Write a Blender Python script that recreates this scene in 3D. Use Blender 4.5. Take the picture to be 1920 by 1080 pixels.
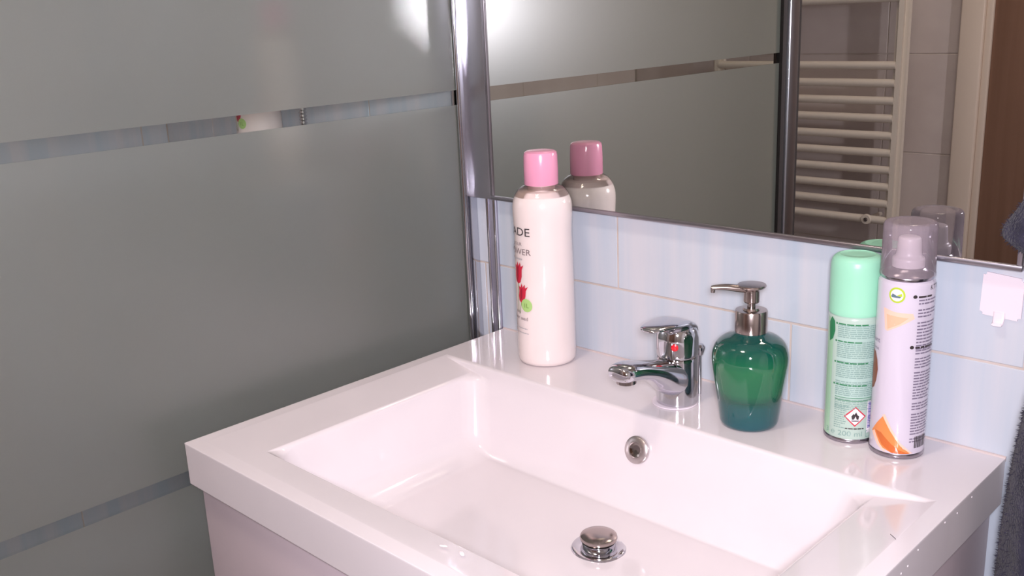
import bpy, bmesh, math, random
from mathutils import Vector, Matrix
random.seed(7)
scene = bpy.context.scene
C = scene.collection
for o in list(bpy.data.objects):
    bpy.data.objects.remove(o)
Z0 = 0.85                     # height of the washbasin rim above the floor
rad = math.radians

# ------------------------------------------------------------------ camera
cam = bpy.data.cameras.new('camera')
cam.sensor_width = 36.0
cam.lens = 34.63
cam.clip_start = 0.02
cam_o = bpy.data.objects.new('camera', cam)
C.objects.link(cam_o)
r_ = Vector((0.7194, 0.6933, -0.0430)).normalized()
f_ = Vector((-0.6766, 0.6854, -0.2691)).normalized()
r_ = (r_ - f_ * r_.dot(f_)).normalized()
u_ = r_.cross(f_)
CAM = Vector((0.9827, -0.9753, 0.4476 + Z0))
cam_o.matrix_world = Matrix(((r_.x, u_.x, -f_.x, CAM.x), (r_.y, u_.y, -f_.y, CAM.y), (r_.z, u_.z, -f_.z, CAM.z), (0, 0, 0, 1)))
scene.camera = cam_o

# ------------------------------------------------------------------ light and exposure
vs = scene.view_settings
vs.view_transform = 'Standard'
vs.look = 'None'
vs.exposure = 0.03
vs.gamma = 1.0
vs.use_curve_mapping = False
world = bpy.data.worlds.new('world')
scene.world = world
world.use_nodes = True
world.node_tree.nodes['Background'].inputs[0].default_value = (0.9, 0.9, 1.0, 1)
world.node_tree.nodes['Background'].inputs[1].default_value = 0.02
scene.cycles.sample_clamp_indirect = 400.0
scene.cycles.blur_glossy = 1.0

# the flash of the camera that took the photograph, just above the lens
fl = bpy.data.lights.new('camera_flash', 'AREA')
fl.shape = 'DISK'
fl.size = 0.11
fl.energy = 14.0
fl.color = (0.985, 0.93, 1.02)
fl_o = bpy.data.objects.new('camera_flash', fl)
C.objects.link(fl_o)
fl_o.matrix_world = cam_o.matrix_world.copy()
fl_o.location = CAM + Vector((0.008, 0.0, 0.026)) - f_ * 0.02

# ------------------------------------------------------------------ materials
def lin(c):
    return tuple(((v / 255.0) / 12.92 if v / 255.0 <= 0.04045 else ((v / 255.0 + 0.055) / 1.055) ** 2.4) for v in c) + (1.0,)
M = {}
def mat(name, rgb, rough=0.4, metal=0.0, spec=0.5, coat=0.0, trans=0.0, ior=1.5, coat_rough=0.03, sheen=0.0, sss=0.0):
    m = bpy.data.materials.new(name)
    m.use_nodes = True
    b = m.node_tree.nodes['Principled BSDF']
    b.inputs['Base Color'].default_value = lin(rgb)
    b.inputs['Roughness'].default_value = rough
    b.inputs['Metallic'].default_value = metal
    b.inputs['Specular IOR Level'].default_value = spec
    b.inputs['Coat Weight'].default_value = coat
    b.inputs['Coat Roughness'].default_value = coat_rough
    b.inputs['Transmission Weight'].default_value = trans
    b.inputs['IOR'].default_value = ior
    b.inputs['Sheen Weight'].default_value = sheen
    b.inputs['Subsurface Weight'].default_value = sss
    M[name] = m
    return m
def nt(m):
    return m.node_tree.nodes, m.node_tree.links, m.node_tree.nodes['Principled BSDF']
def mottle(m, c1, c2, scale=(4, 4, 4), detail=4.0, lo=0.35, hi=0.65, bump=0.0, bscale=None):
    """noise between two colours in object-independent (world) space"""
    n, l, b = nt(m)
    g = n.new('ShaderNodeNewGeometry')
    mp = n.new('ShaderNodeMapping'); mp.inputs['Scale'].default_value = scale
    tx = n.new('ShaderNodeTexNoise'); tx.inputs['Scale'].default_value = 1.0; tx.inputs['Detail'].default_value = detail
    rp = n.new('ShaderNodeValToRGB')
    rp.color_ramp.elements[0].position = lo; rp.color_ramp.elements[0].color = lin(c1)
    rp.color_ramp.elements[1].position = hi; rp.color_ramp.elements[1].color = lin(c2)
    l.new(g.outputs['Position'], mp.inputs[0]); l.new(mp.outputs[0], tx.inputs['Vector'])
    l.new(tx.outputs['Fac'], rp.inputs[0]); l.new(rp.outputs[0], b.inputs['Base Color'])
    if bump:
        bp = n.new('ShaderNodeBump'); bp.inputs['Strength'].default_value = bump; bp.inputs['Distance'].default_value = 0.002
        src = tx
        if bscale:
            src = n.new('ShaderNodeTexNoise'); src.inputs['Scale'].default_value = bscale; src.inputs['Detail'].default_value = 2
            l.new(g.outputs['Position'], src.inputs['Vector'])
        l.new(src.outputs['Fac'], bp.inputs['Height']); l.new(bp.outputs[0], b.inputs['Normal'])
    return m

mottle(mat('tile_blue', (196, 204, 216), 0.22), (186, 197, 209), (203, 204, 211), (34, 34, 1.6), 5, 0.35, 0.65, 0.03)
mottle(mat('tile_beige', (204, 190, 186), 0.3), (199, 185, 181), (209, 196, 192), (6, 6, 6), 4)
mottle(mat('grout', (196, 184, 176), 0.8), (188, 174, 164), (204, 192, 186), (20, 20, 20), 3)
mottle(mat('floor_tile', (120, 112, 106), 0.4), (112, 104, 98), (130, 122, 116), (5, 5, 5), 5)
mottle(mat('plaster', (225, 220, 214), 0.8), (221, 216, 210), (229, 224, 218), (9, 9, 9), 4)
mottle(mat('ceramic', (238, 226, 228), 0.12, coat=0.3), (227, 219, 222), (223, 215, 218), (7, 7, 7), 4)
mottle(mat('cabinet', (196, 180, 186), 0.35), (193, 178, 184), (199, 184, 190), (5, 5, 5), 4)
mat('chrome', (206, 206, 212), 0.07, 1.0)
mat('chrome_dark', (150, 142, 138), 0.12, 1.0)
mat('alu', (174, 176, 184), 0.32, 1.0)
mat('alu_matt', (172, 168, 182), 0.45, 0.75)
mat('alu_polished', (196, 196, 206), 0.3, 1.0)
mat('steel_satin', (208, 200, 200), 0.32, 1.0)
mat('alu_frame', (172, 168, 176), 0.3, 1.0)
mat('seal', (52, 46, 46), 0.6)
mat('mirror', (216, 218, 214), 0.0, 1.0)
mat('silicone', (205, 190, 188), 0.5)
mat('pink_cap', (236, 160, 190), 0.22, coat=0.3)
mat('milk', (236, 222, 219), 0.16, coat=0.4, sss=0.0)
mat('print_dark', (52, 44, 46), 0.4)
mat('print_grey', (122, 106, 108), 0.4)
mat('print_pale', (176, 172, 176), 0.4)
mat('print_red', (203, 40, 66), 0.35)
mat('print_red_dark', (160, 24, 50), 0.35)
mat('print_green', (172, 210, 128), 0.35)
mat('leaf_green', (120, 150, 70), 0.35)
mat('red_plastic', (220, 30, 44), 0.25, coat=0.4)
mat('steel', (176, 164, 160), 0.2, 1.0)
mat('can_steel', (170, 164, 172), 0.25, 1.0)
mat('mint_cap', (154, 216, 186), 0.34, spec=0.4)
mat('mint_body', (180, 202, 190), 0.24, coat=0.3)
mat('mint_print', (134, 164, 156), 0.3)
mat('mint_haze', (172, 199, 190), 0.3)
mat('mint_edge', (164, 204, 172), 0.3)
mat('can_leaf', (52, 128, 84), 0.3)
mat('barcode_purple', (104, 100, 170), 0.3)
mat('paper_white', (236, 226, 232), 0.3)
mat('can_white', (208, 200, 214), 0.2, coat=0.3)
mat('can_text', (124, 114, 134), 0.3)
mat('orange', (226, 138, 74), 0.25, coat=0.2)
mat('orange_deep', (204, 104, 46), 0.25, coat=0.2)
mat('orange_pale', (244, 200, 178), 0.25, coat=0.2)
mat('cone_brown', (132, 72, 48), 0.4)
mat('lime', (184, 206, 60), 0.3)
mat('slate', (96, 120, 130), 0.3)
mat('nozzle', (228, 216, 222), 0.35)
mat('radiator', (222, 210, 198), 0.35)
mat('door_cream', (222, 204, 190), 0.4)
mat('hook_white', (232, 220, 228), 0.3)
mat('hair', (40, 30, 30), 0.5)
mat('water', (232, 222, 226), 0.03, spec=0.9)  # near-white base colour stands in for the flash highlights on the drops
mat('shower_white', (226, 222, 222), 0.3)
m = mat('door_wood', (132, 98, 80), 0.45)
mottle(m, (124, 90, 72), (146, 110, 92), (30, 30, 0.9), 6, 0.3, 0.7, 0.05)
m = mat('towel', (50, 48, 62), 0.95, sheen=0.15, spec=0.05)
mottle(m, (38, 37, 50), (58, 56, 72), (60, 60, 60), 5, 0.3, 0.7, 0.9, 420)

def clear_thin(name, tint, base_reflect=0.04, rough=0.02, ior=1.45):
    """thin clear sheet: straight-through view plus Fresnel reflection"""
    m = bpy.data.materials.new(name); m.use_nodes = True
    n, l = m.node_tree.nodes, m.node_tree.links
    n.remove(n['Principled BSDF'])
    out = n['Material Output']
    t = n.new('ShaderNodeBsdfTransparent'); t.inputs[0].default_value = tint
    g = n.new('ShaderNodeBsdfGlossy'); g.inputs['Roughness'].default_value = rough
    f = n.new('ShaderNodeFresnel'); f.inputs['IOR'].default_value = ior
    mx = n.new('ShaderNodeMixShader')
    l.new(f.outputs[0], mx.inputs[0]); l.new(t.outputs[0], mx.inputs[1]); l.new(g.outputs[0], mx.inputs[2])
    l.new(mx.outputs[0], out.inputs['Surface'])
    M[name] = m
    return m
clear_thin('clear_glass', (0.93, 0.96, 0.94, 1))
clear_thin('clear_back', (0.97, 0.98, 0.97, 1), ior=1.02)
clear_thin('clear_plastic', (0.95, 0.92, 0.92, 1), rough=0.04)
# translucent grey spray cap: clear sheet with some smoke-grey body
m = clear_thin('smoke_plastic', (0.93, 0.91, 0.93, 1), rough=0.06)
n, l = m.node_tree.nodes, m.node_tree.links
d = n.new('ShaderNodeBsdfDiffuse'); d.inputs[0].default_value = lin((186, 172, 182))
mx2 = n.new('ShaderNodeMixShader'); mx2.inputs[0].default_value = 0.34
last = n['Material Output'].inputs['Surface'].links[0].from_socket
l.new(last, mx2.inputs[1]); l.new(d.outputs[0], mx2.inputs[2]); l.new(mx2.outputs[0], n['Material Output'].inputs['Surface'])
# frosted glass: satin surface, blurred view of what lies behind
m = mat('frosted_glass', (115, 121, 113), 0.42, spec=1.0, coat=1.0, coat_rough=0.28)
m.node_tree.nodes['Principled BSDF'].inputs['Coat IOR'].default_value = 2.0
n, l, b = nt(m)
rf = n.new('ShaderNodeBsdfRefraction'); rf.inputs['Color'].default_value = (0.90, 0.93, 0.90, 1)
rf.inputs['Roughness'].default_value = 0.42; rf.inputs['IOR'].default_value = 1.16
mx3 = n.new('ShaderNodeMixShader'); mx3.inputs[0].default_value = 0.32
tl = n.new('ShaderNodeBsdfTranslucent'); tl.inputs[0].default_value = (0.80, 0.83, 0.79, 1)
mx4 = n.new('ShaderNodeMixShader'); mx4.inputs[0].default_value = 0.3
l.new(b.outputs[0], mx4.inputs[1]); l.new(tl.outputs[0], mx4.inputs[2])
l.new(mx4.outputs[0], mx3.inputs[1]); l.new(rf.outputs[0], mx3.inputs[2]); l.new(mx3.outputs[0], n['Material Output'].inputs['Surface'])
# green soap bottle: coloured glass, the soap inside fills the lower third
m = mat('soap_glass', (30, 120, 84), 0.05, coat=0.5, spec=0.6)
n, l, b = nt(m)
tc = n.new('ShaderNodeTexCoord'); sp = n.new('ShaderNodeSeparateXYZ')
rp = n.new('ShaderNodeValToRGB')
els = rp.color_ramp.elements
els[0].position = 0.0; els[0].color = lin((16, 90, 102))
els[1].position = 1.0; els[1].color = lin((14, 76, 74))
for p_, c_ in ((0.27, (18, 92, 92)), (0.33, (18, 86, 72)), (0.42, (34, 116, 80)), (0.68, (40, 122, 80)), (0.86, (20, 90, 74))):
    e = els.new(p_); e.color = lin(c_)
mr = n.new('ShaderNodeMapRange'); mr.inputs['From Max'].default_value = 0.105
l.new(tc.outputs['Object'], sp.inputs[0]); l.new(sp.outputs['Z'], mr.inputs[0]); l.new(mr.outputs[0], rp.inputs[0])
l.new(rp.outputs[0], b.inputs['Base Color'])
b.inputs['Transmission Weight'].default_value = 0.25

# ------------------------------------------------------------------ mesh helpers
def link(o, parent=None):
    C.objects.link(o)
    if parent is not None:
        o.parent = parent
    return o
def obj(name, bm, material, parent=None, smooth=False, loc=None, mats=None):
    me = bpy.data.meshes.new(name)
    bmesh.ops.recalc_face_normals(bm, faces=bm.faces)
    bm.to_mesh(me); bm.free()
    for k in (mats or [material]):
        me.materials.append(M[k])
    if smooth:
        for p in me.polygons: p.use_smooth = True
    o = bpy.data.objects.new(name, me)
    link(o, parent)
    if loc is not None: o.location = loc
    return o
def autosmooth(o, deg=40):
    me = o.data
    for p in me.polygons: p.use_smooth = True
    bm = bmesh.new(); bm.from_mesh(me)
    for e in bm.edges:
        if len(e.link_faces) == 2 and e.calc_face_angle(0) > rad(deg): e.smooth = False
    bm.to_mesh(me); bm.free()
    return o
def thing(name, label, cat, loc=(0, 0, 0), rotz=0.0, group=None):
    o = bpy.data.objects.new(name, None)
    o.empty_display_size = 0.02
    C.objects.link(o)
    o.location = loc; o.rotation_euler = (0, 0, rotz)
    tag(o, label, cat, group)
    return o
def tag(o, label, cat, group=None):
    o['label'] = label; o['category'] = cat
    if group: o['group'] = group
    return o
def struct(o, label=None):
    o['kind'] = 'structure'
    if label: o['label'] = label
    return o
def add_box(bm, x0, x1, y0, y1, z0, z1):
    vs_ = [bm.verts.new(p) for p in ((x0, y0, z0), (x1, y0, z0), (x1, y1, z0), (x0, y1, z0), (x0, y0, z1), (x1, y0, z1), (x1, y1, z1), (x0, y1, z1))]
    for f in ((0, 3, 2, 1), (4, 5, 6, 7), (0, 1, 5, 4), (1, 2, 6, 5), (2, 3, 7, 6), (3, 0, 4, 7)):
        bm.faces.new([vs_[i] for i in f])
def box(name, x0, x1, y0, y1, z0, z1, material, parent=None, bev=0.0, seg=2):
    bm = bmesh.new()
    add_box(bm, x0, x1, y0, y1, z0, z1)
    if bev:
        bmesh.ops.bevel(bm, geom=list(bm.edges), offset=bev, segments=seg, profile=0.5, affect='EDGES')
    o = obj(name, bm, material, parent)
    if bev: autosmooth(o, 50)
    return o
def add_lathe(bm, prof, seg=48, cx=0.0, cy=0.0, flat=1.0):
    """prof: list of (r, z); r = 0 closes to a pole"""
    rings = []
    for r, z in prof:
        if r <= 1e-6:
            rings.append([bm.verts.new((cx, cy, z))])
        else:
            rings.append([bm.verts.new((cx + r * math.cos(2 * math.pi * i / seg), cy + r * flat * math.sin(2 * math.pi * i / seg), z)) for i in range(seg)])
    for a, b_ in zip(rings, rings[1:]):
        for i in range(seg):
            j = (i + 1) % seg
            if len(a) == 1 and len(b_) == 1: continue
            if len(a) == 1: bm.faces.new((a[0], b_[j], b_[i]))
            elif len(b_) == 1: bm.faces.new((a[i], a[j], b_[0]))
            else: bm.faces.new((a[i], a[j], b_[j], b_[i]))
def smooth_prof(pts, n=6):
    """Catmull-Rom through profile points"""
    out = []
    P_ = [pts[0]] + list(pts) + [pts[-1]]
    for i in range(1, len(P_) - 2):
        p0, p1, p2, p3 = P_[i - 1:i + 3]
        for k in range(n):
            t = k / n
            out.append(tuple(0.5 * (2 * p1[d] + (p2[d] - p0[d]) * t + (2 * p0[d] - 5 * p1[d] + 4 * p2[d] - p3[d]) * t * t + (3 * p1[d] - p0[d] - 3 * p2[d] + p3[d]) * t ** 3) for d in range(len(p1))))
    out.append(tuple(pts[-1]))
    return out
def lathe(name, prof, material, parent=None, seg=48, deg=40, loc=None, flat=1.0):
    bm = bmesh.new(); add_lathe(bm, prof, seg, flat=flat)
    return autosmooth(obj(name, bm, material, parent, loc=loc), deg)
def add_tube(bm, pts, r, seg=10, cap=True):
    """round tube along points; r may be a number or a list"""
    pts = [Vector(p) for p in pts]
    rings = []
    up = Vector((0, 0, 1))
    t0 = (pts[1] - pts[0]).normalized()
    nrm = t0.cross(up)
    if nrm.length < 1e-3: nrm = t0.cross(Vector((1, 0, 0)))
    nrm.normalize()
    for i, p in enumerate(pts):
        t = (pts[min(i + 1, len(pts) - 1)] - pts[max(i - 1, 0)]).normalized()
        nrm = (nrm - t * nrm.dot(t)).normalized()
        bi = t.cross(nrm)
        rr = r[i] if isinstance(r, (list, tuple)) else r
        rings.append([bm.verts.new(p + (nrm * math.cos(2 * math.pi * k / seg) + bi * math.sin(2 * math.pi * k / seg)) * rr) for k in range(seg)])
    for a, b_ in zip(rings, rings[1:]):
        for i in range(seg):
            j = (i + 1) % seg
            bm.faces.new((a[i], a[j], b_[j], b_[i]))
    if cap:
        bm.faces.new(rings[0]); bm.faces.new(rings[-1])
def tube(name, pts, r, material, parent=None, seg=12):
    bm = bmesh.new(); add_tube(bm, pts, r, seg)
    return autosmooth(obj(name, bm, material, parent), 50)
def sweep_yz(name, path, material, parent=None, seg=20, power=2.0):
    """sweep of a superellipse; path entries (y, z, half_width_x, half_thickness); x = 0 plane"""
    bm = bmesh.new(); rings = []
    for i, (y, z, hw, ht) in enumerate(path):
        a = path[max(i - 1, 0)]; b_ = path[min(i + 1, len(path) - 1)]
        ty, tz = b_[0] - a[0], b_[1] - a[1]
        L_ = math.hypot(ty, tz); ty /= L_; tz /= L_
        ny, nz = -tz, ty
        ring = []
        for k in range(seg):
            an = 2 * math.pi * k / seg
            c, s = math.cos(an), math.sin(an)
            cx = math.copysign(abs(c) ** (2 / power), c) * hw
            cs = math.copysign(abs(s) ** (2 / power), s) * ht
            ring.append(bm.verts.new((cx, y + ny * cs, z + nz * cs)))
        rings.append(ring)
    for a, b_ in zip(rings, rings[1:]):
        for i in range(seg):
            j = (i + 1) % seg
            bm.faces.new((a[i], a[j], b_[j], b_[i]))
    bm.faces.new(rings[0]); bm.faces.new(rings[-1])
    return autosmooth(obj(name, bm, material, parent), 50)

# print on a cylinder: polygons given as (arc length s, height z) in metres, s = 0 at azimuth az
def wrap_polys(name, polys, material, parent, r, az, off=0.00025, maxlen=0.003):
    bm = bmesh.new()
    for poly in polys:
        bm.faces.new([bm.verts.new((s, z, 0)) for s, z in poly])
    return wrap_bm(name, bm, material, parent, r, az, off, maxlen)
def wrap_bm(name, bm, material, parent, r, az, off=0.00025, maxlen=0.003):
    bmesh.ops.triangulate(bm, faces=bm.faces)
    for _ in range(6):
        long_ = [e for e in bm.edges if abs(e.verts[0].co.x - e.verts[1].co.x) > maxlen]
        if not long_: break
        bmesh.ops.subdivide_edges(bm, edges=long_, cuts=1)
        bmesh.ops.triangulate(bm, faces=bm.faces)
    for v in bm.verts:
        a = rad(az) + v.co.x / r
        rr = (r(v.co.y) if callable(r) else r) + off
        v.co = (rr * math.cos(a), rr * math.sin(a), v.co.y)
    return obj(name, bm, material, parent)
def text_bm(txt, size, align='LEFT', sx=1.0):
    cu = bpy.data.curves.new('t', 'FONT'); cu.body = txt; cu.size = size; cu.align_x = align; cu.resolution_u = 3
    to = bpy.data.objects.new('t', cu); C.objects.link(to)
    bpy.context.view_layer.update()
    me = bpy.data.meshes.new_from_object(to.evaluated_get(bpy.context.evaluated_depsgraph_get()))
    bm = bmesh.new(); bm.from_mesh(me)
    for v in bm.verts: v.co.x *= sx
    bpy.data.objects.remove(to); bpy.data.curves.remove(cu); bpy.data.meshes.remove(me)
    return bm
def wrap_text(name, txt, size, s, z, material, parent, r, az, align='LEFT', off=0.0003, sx=1.0):
    bm = text_bm(txt, size, align, sx)
    for v in bm.verts: v.co.x += s; v.co.y += z
    return wrap_bm(name, bm, material, parent, r, az, off)
def rect(s0, s1, z0, z1): return [(s0, z0), (s1, z0), (s1, z1), (s0, z1)]
def disc(s, z, rr, n=24, sx=1.0): return [(s + rr * sx * math.cos(2 * math.pi * k / n), z + rr * math.sin(2 * math.pi * k / n)) for k in range(n)]
def fine_rows(s0, s1, ztop, zbot, pitch, h, wmin=0.002, wmax=0.006, gap=0.0008, skip=(), seed=1):
    rnd = random.Random(seed); out = []; z = ztop; k = 0
    while z > zbot:
        if k not in skip:
            s = s0; end = s1 - rnd.choice((0, 0, 0, 0.004, 0.008)) * rnd.random()
            while s < end - 0.001:
                w = min(rnd.uniform(wmin, wmax), end - s)
                out.append(rect(s, s + w, z - h, z)); s += w + gap
        z -= pitch; k += 1
    return out

# ------------------------------------------------------------------ the room
XL, XR, YF, ZC = -0.96, 1.36, -1.62, 2.45
XG = -0.052                   # plane of the shower screen
def shell(name, x0, x1, y0, y1, z0, z1, material, label):
    return struct(box(name, x0, x1, y0, y1, z0, z1, material), label)
wall_back = shell('wall_back', XL - 0.1, XR + 0.1, 0.0009, 0.12, 0, ZC, 'grout', 'pale blue tiled wall behind the washbasin')
wall_left = shell('wall_left', XL - 0.1, XL - 0.0009, YF, 0.0009, 0, ZC, 'grout', 'pale blue tiled wall inside the shower')
wall_front = shell('wall_front', XL - 0.1, XR + 0.1, YF - 0.12, YF - 0.0012, 0, ZC, 'grout', 'beige tiled wall with the door, seen in the mirror')
wall_right = shell('wall_right', XR, XR + 0.1, YF, 0.0075, 0, ZC, 'plaster', 'plain wall to the right of the washbasin')
floor = shell('floor', XL - 0.1, XR + 0.1, YF - 0.12, 0.12, -0.06, 0, 'floor_tile', 'grey bathroom floor')
ceiling = shell('ceiling', XL - 0.1, XR + 0.1, YF - 0.12, 0.12, ZC, ZC + 0.05, 'plaster', 'white ceiling')

def tile_mesh(w, h, axis, material):
    """tile with chamfered front; axis 'y-' faces -y, 'y+' faces +y, 'x+' faces +x; origin at lower corner"""
    bm = bmesh.new(); c = 0.0007; t = 0.0078
    b0 = [(0, 0, 0), (w, 0, 0), (w, h, 0), (0, h, 0)]
    b1 = [(0, 0, t - c), (w, 0, t - c), (w, h, t - c), (0, h, t - c)]
    b2 = [(c, c, t), (w - c, c, t), (w - c, h - c, t), (c, h - c, t)]
    R_ = [[bm.verts.new(p) for p in q] for q in (b0, b1, b2)]
    for a, b_ in zip(R_, R_[1:]):
        for i in range(4):
            j = (i + 1) % 4
            bm.faces.new((a[i], a[j], b_[j], b_[i]))
    bm.faces.new(R_[2]); bm.faces.new(R_[0])
    for v in bm.verts:
        u, hh, d = v.co
        if axis == 'y-': v.co = (u, -d, hh)
        elif axis == 'y+': v.co = (u, d, hh)
        else: v.co = (d, u, hh)
    me = bpy.data.meshes.new('tile')
    bmesh.ops.recalc_face_normals(bm, faces=bm.faces)
    bm.to_mesh(me); bm.free(); me.materials.append(M[material])
    return me
def tiling(parent, axis, plane, u0, u1, z_first, tw, th, joint, offsets, material, holes=()):
    """rows of tiles; offsets(row) gives where a vertical joint falls"""
    cache = {}
    row = -int(z_first // th) - 1
    while True:
        za = z_first + row * th
        if za > ZC: break
        zb = min(za + th, ZC); za2 = max(za, 0.0)
        if zb - za2 > 0.02:
            off = offsets(row)
            k = math.floor((u0 - off) / tw)
            while off + k * tw < u1:
                a = max(off + k * tw, u0) + joint / 2; b_ = min(off + (k + 1) * tw, u1) - joint / 2
                k += 1
                spans = [(a, b_)]
                for h0, h1, hz in holes:
                    if za2 < hz - 0.01:
                        ns = []
                        for s, e in spans:
                            if e <= h0 or s >= h1: ns.append((s, e)); continue
                            if s < h0: ns.append((s, h0))
                            if e > h1: ns.append((h1, e))
                        spans = ns
                for s, e in spans:
                    w = e - s; h = zb - za2 - joint
                    if w < 0.008: continue
                    key = (round(w, 4), round(h, 4))
                    if key not in cache: cache[key] = tile_mesh(w, h, axis, material)
                    o = bpy.data.objects.new('tile', cache[key]); link(o, parent)
                    o.location = (s, plane, za2 + joint / 2) if axis[0] == 'y' else (plane, s, za2 + joint / 2)
        row += 1
ZJ = Z0 + 0.0952
tiling(wall_back, 'y-', 0.0077, XL, XR, ZJ, 0.494, 0.250, 0.0026, lambda r: {0: 0.2138, 1: -0.144}.get(r, 0.461 if r % 2 else 0.2138), 'tile_blue')
tiling(wall_left, 'x+', XL - 0.0077, -0.93, 0.0, ZJ, 0.494, 0.250, 0.0026, lambda r: -0.3 if r % 2 else -0.55, 'tile_blue')
tiling(wall_left, 'x+', XL - 0.0077, YF, -0.93, Z0 + 0.05, 0.33, 0.252, 0.003, lambda r: -1.1, 'tile_beige')
tiling(wall_front, 'y+', YF - 0.0077, XL, XR, Z0 + 0.05, 0.405, 0.252, 0.003, lambda r: -0.145, 'tile_beige', holes=((0.045, 1.02, 2.06),))

# door in the opposite wall (seen in the mirror)
door = struct(thing('door_1', 'brown wooden door in a cream frame, seen in the mirror', 'door', (0.042, YF, 0)), None)
del door['category']
box('door_jamb', 0.0, 0.056, -0.02, 0.022, 0, 2.06, 'door_cream', door, 0.004)
box('door_jamb', 0.92, 0.976, -0.02, 0.022, 0, 2.06, 'door_cream', door, 0.004)
box('door_lintel', 0.0, 0.976, -0.02, 0.022, 2.06, 2.12, 'door_cream', door, 0.004)
box('door_stop', 0.056, 0.073, -0.02, 0.012, 0, 2.06, 'door_cream', door, 0.002)
box('door_stop', 0.903, 0.92, -0.02, 0.012, 0, 2.06, 'door_cream', door, 0.002)
leaf = box('door_leaf', 0.073, 0.903, -0.022, 0.004, 0.005, 2.055, 'door_wood', door, 0.002)
bm = bmesh.new(); add_tube(bm, [(0.84, 0.0, 1.02), (0.84, 0.05, 1.02), (0.82, 0.055, 1.02), (0.72, 0.055, 1.02)], 0.009, 10)
autosmooth(obj('door_handle', bm, 'chrome', leaf), 40)

# silicone joint between basin and tiles, chrome edge trim beside the basin
struct(tube('trim_1', [(0.0, -0.0005, Z0 - 0.001), (0.70, -0.0005, Z0 - 0.001)], 0.0028, 'silicone', None, 8), 'thin silicone joint along the back of the washbasin')
trim = struct(bpy.data.objects.new('trim_2', None), 'narrow chrome edge strip standing on the tiles left of the basin'); C.objects.link(trim)
trim.location = (-0.010, 0, Z0)
box('flat_strip', -0.0085, 0.0085, -0.004, 0.0, -0.14, 0.194, 'alu_matt', trim, 0.0008)
for xx in (-0.0075, 0.0060):
    tube('bead', [(xx, -0.005, -0.14), (xx, -0.005, 0.194)], 0.0024, 'chrome', trim, 10)

# ------------------------------------------------------------------ washbasin
W, D, H = 0.70, 0.513, 0.05
sink = thing('washbasin', 'white ceramic washbasin with a wide rectangular bowl and flat rims', 'washbasin', (0, 0, Z0))
bm = bmesh.new()
def V(x, y, z): return bm.verts.new((x, y, z))
yb = -0.135
O_ = [V(0, -0.0005, 0), V(W, -0.0005, 0), V(W, -D, 0), V(0, -D, 0)]
U_ = [V(0, -0.0005, -H), V(W, -0.0005, -H), V(W, -D, -H), V(0, -D, -H)]
ms = 0.018; dz = -0.012
mBL, mBR, mFR, mFL = V(ms, yb, 0), V(W - ms, yb, 0), V(W - ms, -D + ms, 0), V(ms, -D + ms, 0)
xi, yi = 0.076, -D + 0.062
iBL, iBR, iFR, iFL = V(xi, yb, dz), V(W - xi, yb, dz), V(W - xi, yi, dz), V(xi, yi, dz)
xf = 0.105; zf = -0.104
fBL, fBR, fFR, fFL = V(xf, yb - 0.03, zf), V(W - xf, yb - 0.03, zf), V(W - xf, yi + 0.03, zf), V(xf, yi + 0.03, zf)
dc = V(0.369, -0.237, -0.1195)
F = bm.faces.new
F((O_[0], mBL, mBR, O_[1])); F((O_[0], O_[3], mFL, mBL)); F((O_[1], mBR, mFR, O_[2])); F((O_[3], O_[2], mFR, mFL))
F((mBL, mFL, iFL, iBL)); F((mBR, iBR, iFR, mFR)); F((mFL, mFR, iFR, iFL))
F((mBL, iBL, fBL, fBR, iBR, mBR)); F((iBL, iFL, fFL, fBL)); F((iBR, fBR, fFR, iFR)); F((iFL, iFR, fFR, fFL))
for a, b_ in ((fBL, fFL), (fFL, fFR), (fFR, fBR), (fBR, fBL)): F((a, b_, dc))
for i in range(4):
    j = (i + 1) % 4; F((O_[i], O_[j], U_[j], U_[i]))
# underside of the bowl
q = 0.012
g1 = [V(xi - q, yb + q, -H), V(W - xi + q, yb + q, -H), V(W - xi + q, yi - q, -H), V(xi - q, yi - q, -H)]
g2 = [V(xf - q, yb - 0.02, -0.135), V(W - xf + q, yb - 0.02, -0.135), V(W - xf + q, yi + 0.02, -0.135), V(xf - q, yi + 0.02, -0.135)]
for i in range(4):
    j = (i + 1) % 4
    F((U_[i], U_[j], g1[j], g1[i])); F((g1[i], g1[j], g2[j], g2[i]))
F(g2)
bm.edges.ensure_lookup_table()
lay = bm.edges.layers.float.new('bevel_weight_edge')
soft = {frozenset(p) for p in ((iBL, fBL), (iBR, fBR), (iFR, fFR), (iFL, fFL), (fBL, fBR), (fBR, fFR), (fFR, fFL), (fFL, fBL))}
rim = {frozenset(p) for p in ((iBL, iFL), (iFL, iFR), (iFR, iBR), (mBL, mBR), (iBL, mBL), (iBR, mBR))}
for e in bm.edges:
    k = frozenset(e.verts)
    if k in soft: e[lay] = 1.0
    elif k in rim: e[lay] = 0.07 if k in (frozenset((iBL, mBL)), frozenset((iBR, mBR))) else 0.15
    elif k <= set(O_) or (any(v in O_ for v in e.verts) and any(v in U_ for v in e.verts)): e[lay] = 0.08
    elif k <= set(U_): e[lay] = 0.05
    elif k <= {mBL, mFL, mFR, mBR}: e[lay] = 0.17
basin = obj('basin', bm, 'ceramic', sink)
bv = basin.modifiers.new('bevel', 'BEVEL'); bv.width = 0.042; bv.segments = 5; bv.limit_method = 'WEIGHT'; bv.use_clamp_overlap = True
bv.harden_normals = False
for p in basin.data.polygons: p.use_smooth = True
wn = basin.modifiers.new('wn', 'WEIGHTED_NORMAL'); wn.weight = 80; wn.keep_sharp = True

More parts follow.
